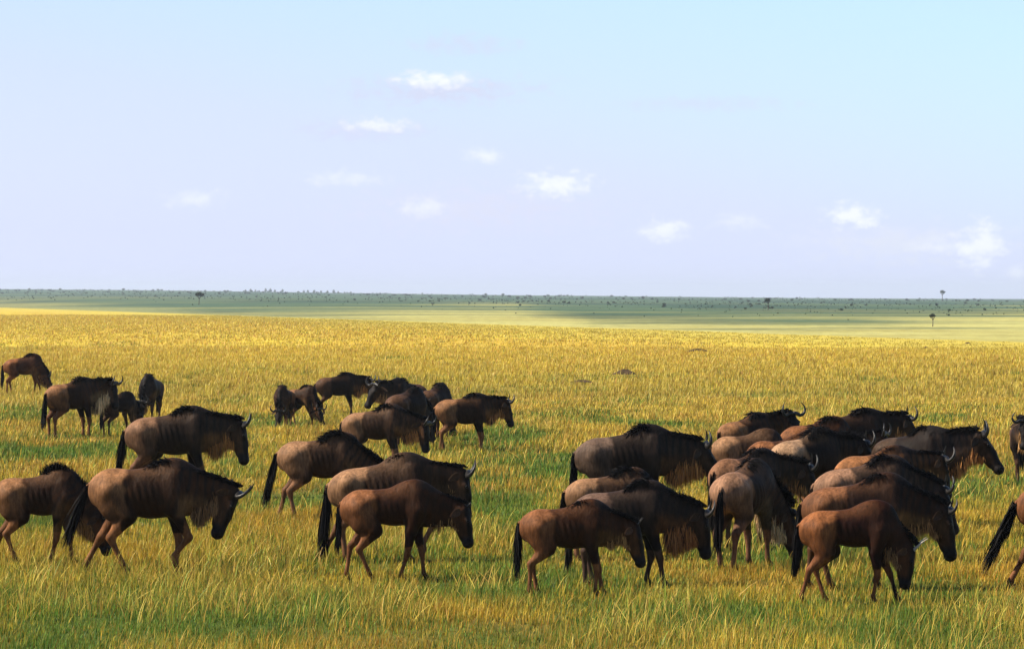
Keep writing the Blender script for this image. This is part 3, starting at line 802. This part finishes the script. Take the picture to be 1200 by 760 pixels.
# ------------------------------------------------------------------ trees, bushes, mounds
def leaf_cloud(ells, n, size, rng, c0, c1):
    """leaf clumps spread through a set of ellipsoids"""
    P = []; w = np.array([e[3]*e[4]*e[5] for e in ells]); w = w/w.sum()
    pick = rng.choice(len(ells), n, p=w); E = np.array(ells)[pick]
    v = rng.normal(0, 1, (n, 3)); v /= np.linalg.norm(v, axis=1)[:, None]
    v *= (rng.random(n)**.45)[:, None]
    c = E[:, :3]+v*E[:, 3:]
    a = rng.normal(0, 1, (n, 3)); a /= np.linalg.norm(a, axis=1)[:, None]
    b = np.cross(a, rng.normal(0, 1, (n, 3))); b /= np.linalg.norm(b, axis=1)[:, None]
    sz = (size*(.5+rng.random(n)))[:, None]
    V = np.stack([c-a*sz, c+b*sz*.6, c+a*sz, c-b*sz*.6], 1).reshape(-1, 3)
    q = np.arange(n*4).reshape(n, 4)
    col = mixc(np.broadcast_to(np.array(c0), (n, 3)), np.array(c1), rng.random(n))
    return V, q, np.repeat(col, 4, 0)
def acacia(px, base_y, top_y, wpx, label, d=None):
    d = d or far_dist(px, base_y)
    X = (px-600)/F*d; z = float(terrain_z(np.array([X]), np.array([d]))[0])
    k = d/F; Hh = (base_y-top_y)*k; Wd = wpx*k/2
    rng = np.random.default_rng(int(px))
    root = link('acacia_tree', None); root.location = (X, d, z-.1)
    tag(root, label, 'tree', 'lone acacia trees on the far plain')
    Vs, Qs, Ts = [], [], []; k0 = 0
    fork = np.array((Wd*.05, 0, Hh*.5))
    paths = [([(0, 0, 0), (Wd*.04, 0, Hh*.25), fork], Hh*.035, Hh*.024)]
    for i in range(6):
        an = 2*math.pi*i/6+.3
        paths.append(([fork, fork+np.array((math.cos(an)*Wd*.35, math.sin(an)*Wd*.35, Hh*.16)), (math.cos(an)*Wd*.65, math.sin(an)*Wd*.65, Hh*.80)], Hh*.018, Hh*.006))
    for pts, r0, r1 in paths:
        pp = bez(pts, 8); V, Q, T = tube(pp, np.linspace(r0, r1, 8), 7)
        Vs.append(V); Qs.append(Q+k0); Ts.append(T+k0); k0 += len(V)
    V = np.vstack(Vs)
    link('trunk', mesh_np('trunk', V, np.vstack(Qs), np.vstack(Ts), smooth=True, colors=np.full((len(V), 3), (.10, .08, .06))), MAT_BARK, root)
    ells = [(0, 0, Hh*.84, Wd*.55, Wd*.55, Hh*.14)]
    for i in range(9):
        an = rng.random()*6.28; r = (.25+.45*rng.random())*Wd
        ells.append((math.cos(an)*r, math.sin(an)*r, Hh*(.74+.12*rng.random()), Wd*(.25+.15*rng.random()), Wd*.3, Hh*(.06+.05*rng.random())))
    V, q, c = leaf_cloud(ells, 1500, Wd*.07, rng, (.010, .018, .008), (.03, .045, .016))
    link('crown', mesh_np('crown', V, quads=q, colors=c), MAT_LEAF, root)
acacia(233, 364.0, 348.5, 16, 'flat topped acacia standing alone at the left edge of the plain', 1010)
acacia(1093, 382.5, 365.5, 10, 'small acacia on the pale grass at right, below the skyline')
acacia(1104, 352.5, 339, 9, 'acacia breaking the skyline at far right')
acacia(900, 363, 348, 9, 'dark acacia on the green slope right of centre')

def bush_mesh(seed, tall=1.0):
    rng = np.random.default_rng(seed)
    ells = [(0, 0, .45*tall, .5, .5, .45*tall)]
    for i in range(5):
        an = rng.random()*6.28; ells.append((math.cos(an)*.45, math.sin(an)*.45, (.25+.35*rng.random())*tall, .32, .32, .28*tall))
    V, q, c = leaf_cloud(ells, 260, .13, rng, (.016, .032, .014), (.04, .06, .022))
    V[:, 2] = np.maximum(V[:, 2], -.05)
    me = mesh_np('bush', V, quads=q, colors=c); me.materials.append(MAT_LEAF)
    return me
BUSH = [bush_mesh(i) for i in range(3)]; TALL = [bush_mesh(10+i, 2.0) for i in range(2)]
def bush(px, py, wpx, tall=False, label='dark green bush among many on the far hillside', group='bushes dotting the far green hillside', name='bush'):
    d = float(far_dist(px, py)); X = (px-600)/F*d; z = float(terrain_z(np.array([X]), np.array([d]))[0])
    o = bpy.data.objects.new(name, random.choice(TALL if tall else BUSH)); COL.objects.link(o)
    k = wpx*d/F; o.location = (X, d, z-.05*k); o.scale = (k, k, k*random.uniform(.75, 1.1)); o.rotation_euler = (0, 0, random.random()*6.28)
    tag(o, label, 'bush' if name == 'bush' else 'tree', group)
for px in (288, 294, 299, 304, 311, 317, 322, 331, 356, 361, 368, 376, 384, 391, 396, 404, 411):
    bush(px, ysky_of(px)+1.4, random.uniform(1.4, 2.7), True, 'slender dark tree in the row along the left skyline', 'trees along the left skyline', 'ridge_tree')
for i in range(240):
    px = random.uniform(-20, 1220); ys = float(ysky_of(px)); yb = float(yb_of(px))
    t = abs(random.gauss(0, .16)) if px > 500 else abs(random.gauss(0, .10))
    py = ys+.6+t*(yb-ys)
    bush(px, py, random.uniform(1.5, 3.4)*(.85 if px < 500 else 1.05))
def scrub():
    Vs, Qs, Cs = [], [], []; k = 0
    rng = np.random.default_rng(5)
    for i in range(1600):
        px = rng.uniform(-60, 1260); ys = float(ysky_of(px)); yb = float(yb_of(px))
        py = ys+.3+min(abs(rng.normal(0, .2)), .6)*(yb-ys)
        d = float(far_dist(px, py)); X = (px-600)/F*d; z = float(terrain_z(np.array([X]), np.array([d]))[0])
        w = rng.uniform(.8, 2.2)*d/F
        V, q, c = leaf_cloud([(0, 0, .35*w, .5*w, .5*w, .4*w)], 26, .22*w, rng, (.018, .036, .014), (.05, .075, .03))
        Vs.append(V+np.array((X, d, z))); Qs.append(q+k); Cs.append(c); k += len(V)
    o = link('scrub', mesh_np('scrub', np.vstack(Vs), quads=np.vstack(Qs), colors=np.vstack(Cs)), MAT_LEAF)
    tag(o, 'low dark scrub speckling the far hillside', 'scrub', None, 'stuff')
scrub()
def mound(px, py, wpx, hpx, label):
    X, D = ground_pt(px, py); k = D/F
    n, m = 28, 9
    V = []; rng = np.random.default_rng(int(px*3))
    for i in range(m):
        r = 1-i/(m-1)
        for j in range(n):
            an = 2*math.pi*j/n
            rr = r*(1+.22*math.sin(an*2+px)+.1*math.sin(5*an))
            V.append((rr*math.cos(an)*wpx*k/2, rr*math.sin(an)*wpx*k/2*.8, hpx*k*(1-r**1.8)*(1+.25*math.sin(3*an+px)*r)+rng.normal(0, .012)))
    Q = [(i*n+j, i*n+(j+1) % n, (i+1)*n+(j+1) % n, (i+1)*n+j) for i in range(m-1) for j in range(n)]
    V = np.array(V); c = np.broadcast_to(np.array((.060, .040, .022)), V.shape)
    o = link('earth_mound', mesh_np('earth_mound', V, quads=np.array(Q), smooth=True, colors=c), MAT_EARTH)
    o.location = (X, D, float(terrain_z(np.array([X]), np.array([D]))[0])+.10)
    tag(o, label, 'mound', 'bare earth mounds in the golden grass')
mound(732, 441, 27, 6, 'largest brown earth mound in the golden grass near the centre')
mound(817, 413.5, 24, 3.2, 'low earth mound upper right of the largest mound')
mound(682, 450, 26, 2.5, 'flat dark mound lower left of the largest mound')
mound(1085, 410, 8, 1.6, 'small earth mound at the right near the far edge of the gold plain')
mound(1134, 403.5, 6, 1.2, 'tiny earth mound farthest right at the edge of the gold plain')

# ------------------------------------------------------------------ haze, light, sky, camera
USE_HAZE = True
if USE_HAZE:
    x0, x1, y0, y1, z0, z1 = -2700, 2700, -60, 9100, -520, 34
    V = [(x, y, z) for x in (x0, x1) for y in (y0, y1) for z in (z0, z1)]
    Q = [(0, 1, 3, 2), (4, 6, 7, 5), (0, 4, 5, 1), (2, 3, 7, 6), (0, 2, 6, 4), (1, 5, 7, 3)]
    m, nt, nd, lk = new_mat('haze_air')
    out = N(nd, 'ShaderNodeOutputMaterial'); pv = N(nd, 'ShaderNodeVolumePrincipled')
    pv.inputs['Color'].default_value = (.80, .90, 1.0, 1); pv.inputs['Density'].default_value = .00011; pv.inputs['Anisotropy'].default_value = .2
    lk.new(pv.outputs[0], out.inputs['Volume'])
    hz = link('haze', mesh_np('haze', V, quads=Q), m)
    tag(hz, 'thin blue haze over the far plain', 'haze', None, 'stuff')

SUN_EL, SUN_AZ = 43.0, -91.0     # azimuth measured from +Y (view direction) clockwise; negative = left
el, az = R_(SUN_EL), R_(SUN_AZ)
sdir = np.array((math.sin(az)*math.cos(el), math.cos(az)*math.cos(el), math.sin(el)))
L = bpy.data.lights.new('sun', 'SUN'); L.energy = 5.0; L.angle = R_(.5); L.color = (1.0, .90, .74)
lo_ = bpy.data.objects.new('sun', L); COL.objects.link(lo_)
from mathutils import Vector
lo_.rotation_euler = Vector(tuple(-sdir)).to_track_quat('-Z', 'Y').to_euler()

w = bpy.data.worlds.new('World'); scene.world = w; w.use_nodes = True
nt = w.node_tree; nd = nt.nodes; lk = nt.links; nd.clear()
out = N(nd, 'ShaderNodeOutputWorld'); bg = N(nd, 'ShaderNodeBackground')
sky = N(nd, 'ShaderNodeTexSky'); sky.sky_type = 'NISHITA'; sky.sun_disc = False
sky.sun_elevation = el; sky.sun_rotation = az
sky.air_density = 1.0; sky.dust_density = .25; sky.ozone_density = 3.0; sky.altitude = 1500
bg.inputs['Strength'].default_value = .08
# thin veil of high cloud, whitest low down, and small fair-weather clouds far out over the plain
tc = N(nd, 'ShaderNodeTexCoord')
sep = N(nd, 'ShaderNodeSeparateXYZ'); lk.new(tc.outputs['Generated'], sep.inputs[0])
mr = N(nd, 'ShaderNodeMapRange'); mr.inputs['From Min'].default_value = .02; mr.inputs['From Max'].default_value = .24
mr.inputs['To Min'].default_value = .93; mr.inputs['To Max'].default_value = .0; lk.new(sep.outputs['Z'], mr.inputs['Value'])
vr = N(nd, 'ShaderNodeValToRGB'); hx = N(nd, 'ShaderNodeMath', operation='MULTIPLY_ADD'); lk.new(sep.outputs['X'], hx.inputs[0]); hx.inputs[1].default_value = .20; lk.new(sep.outputs['Z'], hx.inputs[2]); lk.new(hx.outputs[0], vr.inputs[0])
cr = vr.color_ramp; cr.elements[0].position = 0.0; cr.elements[0].color = (4.68, 5.05, 6.91, 1)
cr.elements[1].position = .105; cr.elements[1].color = (4.38, 6.04, 6.91, 1)
e = cr.elements.new(.04); e.color = (4.68, 5.11, 6.98, 1)
e = cr.elements.new(.07); e.color = (4.50, 5.54, 6.91, 1)
mx = N(nd, 'ShaderNodeMix', data_type='RGBA'); lk.new(mr.outputs[0], mx.inputs[0]); lk.new(sky.outputs[0], mx.inputs[6]); lk.new(vr.outputs[0], mx.inputs[7])
cur = mx.outputs[2]
nrm = N(nd, 'ShaderNodeVectorMath', operation='NORMALIZE'); lk.new(tc.outputs['Generated'], nrm.inputs[0])
def cloud(px, py, rx, ry, a, colr=(6.45, 6.70, 7.2, 1), sharp=(.34, .80)):
    """a small cloud bank at infinity in the direction of photo point (px, py)"""
    global cur
    dv = Vector(((px-600)/F, 1, (YH-py)/F)).normalized()
    sub = N(nd, 'ShaderNodeVectorMath', operation='SUBTRACT'); lk.new(nrm.outputs[0], sub.inputs[0]); sub.inputs[1].default_value = dv
    sc = N(nd, 'ShaderNodeVectorMath', operation='MULTIPLY'); lk.new(sub.outputs[0], sc.inputs[0]); sc.inputs[1].default_value = (F/rx/1.35, 1, F/ry/1.3)
    ln = N(nd, 'ShaderNodeVectorMath', operation='LENGTH'); lk.new(sc.outputs[0], ln.inputs[0])
    nz = N(nd, 'ShaderNodeTexNoise'); nz.inputs['Scale'].default_value = 1.0; nz.inputs['Detail'].default_value = 6; nz.inputs['Roughness'].default_value = .6
    ns = N(nd, 'ShaderNodeVectorMath', operation='MULTIPLY'); lk.new(nrm.outputs[0], ns.inputs[0]); ns.inputs[1].default_value = (F/17, 40, F/10)
    lk.new(ns.outputs[0], nz.inputs['Vector'])
    # body = noise + (1-length) falloff
    m1 = N(nd, 'ShaderNodeMath', operation='MULTIPLY'); lk.new(ln.outputs['Value'], m1.inputs[0]); m1.inputs[1].default_value = -.36
    m2 = N(nd, 'ShaderNodeMath', operation='ADD'); lk.new(m1.outputs[0], m2.inputs[0]); lk.new(nz.outputs['Fac'], m2.inputs[1])
    m3 = N(nd, 'ShaderNodeMapRange', interpolation_type='SMOOTHSTEP'); lk.new(m2.outputs[0], m3.inputs['Value'])
    m3.inputs['From Min'].default_value = sharp[0]-.27; m3.inputs['From Max'].default_value = sharp[1]-.27; m3.inputs['To Max'].default_value = a
    mm = N(nd, 'ShaderNodeMix', data_type='RGBA'); lk.new(m3.outputs[0], mm.inputs[0]); lk.new(cur, mm.inputs[6]); mm.inputs[7].default_value = colr
    cur = mm.outputs[2]
SH = (4.64, 4.76, 6.05, 1)
for a in [(515, 105, 95, 16, .75, SH), (430, 152, 65, 11, .6, SH), (545, 52, 55, 12, .5, SH), (830, 122, 90, 8, .4, SH), (560, 245, 130, 26, .5, (5.17, 5.17, 6.11, 1)),
          (1060, 285, 110, 22, .6, (5.40, 5.64, 6.34, 1)),
          (508, 94, 38, 9, .95), (442, 147, 34, 8, .75), (566, 183, 20, 7, .7), (652, 216, 36, 13, .95), (497, 243, 26, 10, .55), (228, 234, 26, 9, .5), (405, 209, 40, 8, .4),
          (780, 270, 26, 11, .85), (868, 260, 24, 9, .4), (1000, 252, 28, 13, .95), (1148, 288, 22, 22, .95), (1105, 290, 30, 9, .5), (1193, 318, 16, 8, .5)]:
    cloud(*a)
lk.new(cur, bg.inputs['Color']); lk.new(bg.outputs[0], out.inputs['Surface'])

cam = bpy.data.cameras.new('camera'); co = bpy.data.objects.new('camera', cam); COL.objects.link(co)
co.location = (0, 0, CAM_H); co.rotation_euler = (R_(90), 0, 0)
cam.sensor_width = 36; cam.lens = F/1200*36; cam.shift_y = -(380-YH)/1200
cam.clip_end = 30000; cam.clip_start = .5
scene.camera = co
vs = scene.view_settings; vs.view_transform = 'Standard'; vs.look = 'None'; vs.exposure = 0.95; vs.gamma = 1
scene.cycles.use_denoising = True
scene.cycles.max_bounces = 6; scene.cycles.volume_bounces = 0; scene.cycles.transparent_max_bounces = 8
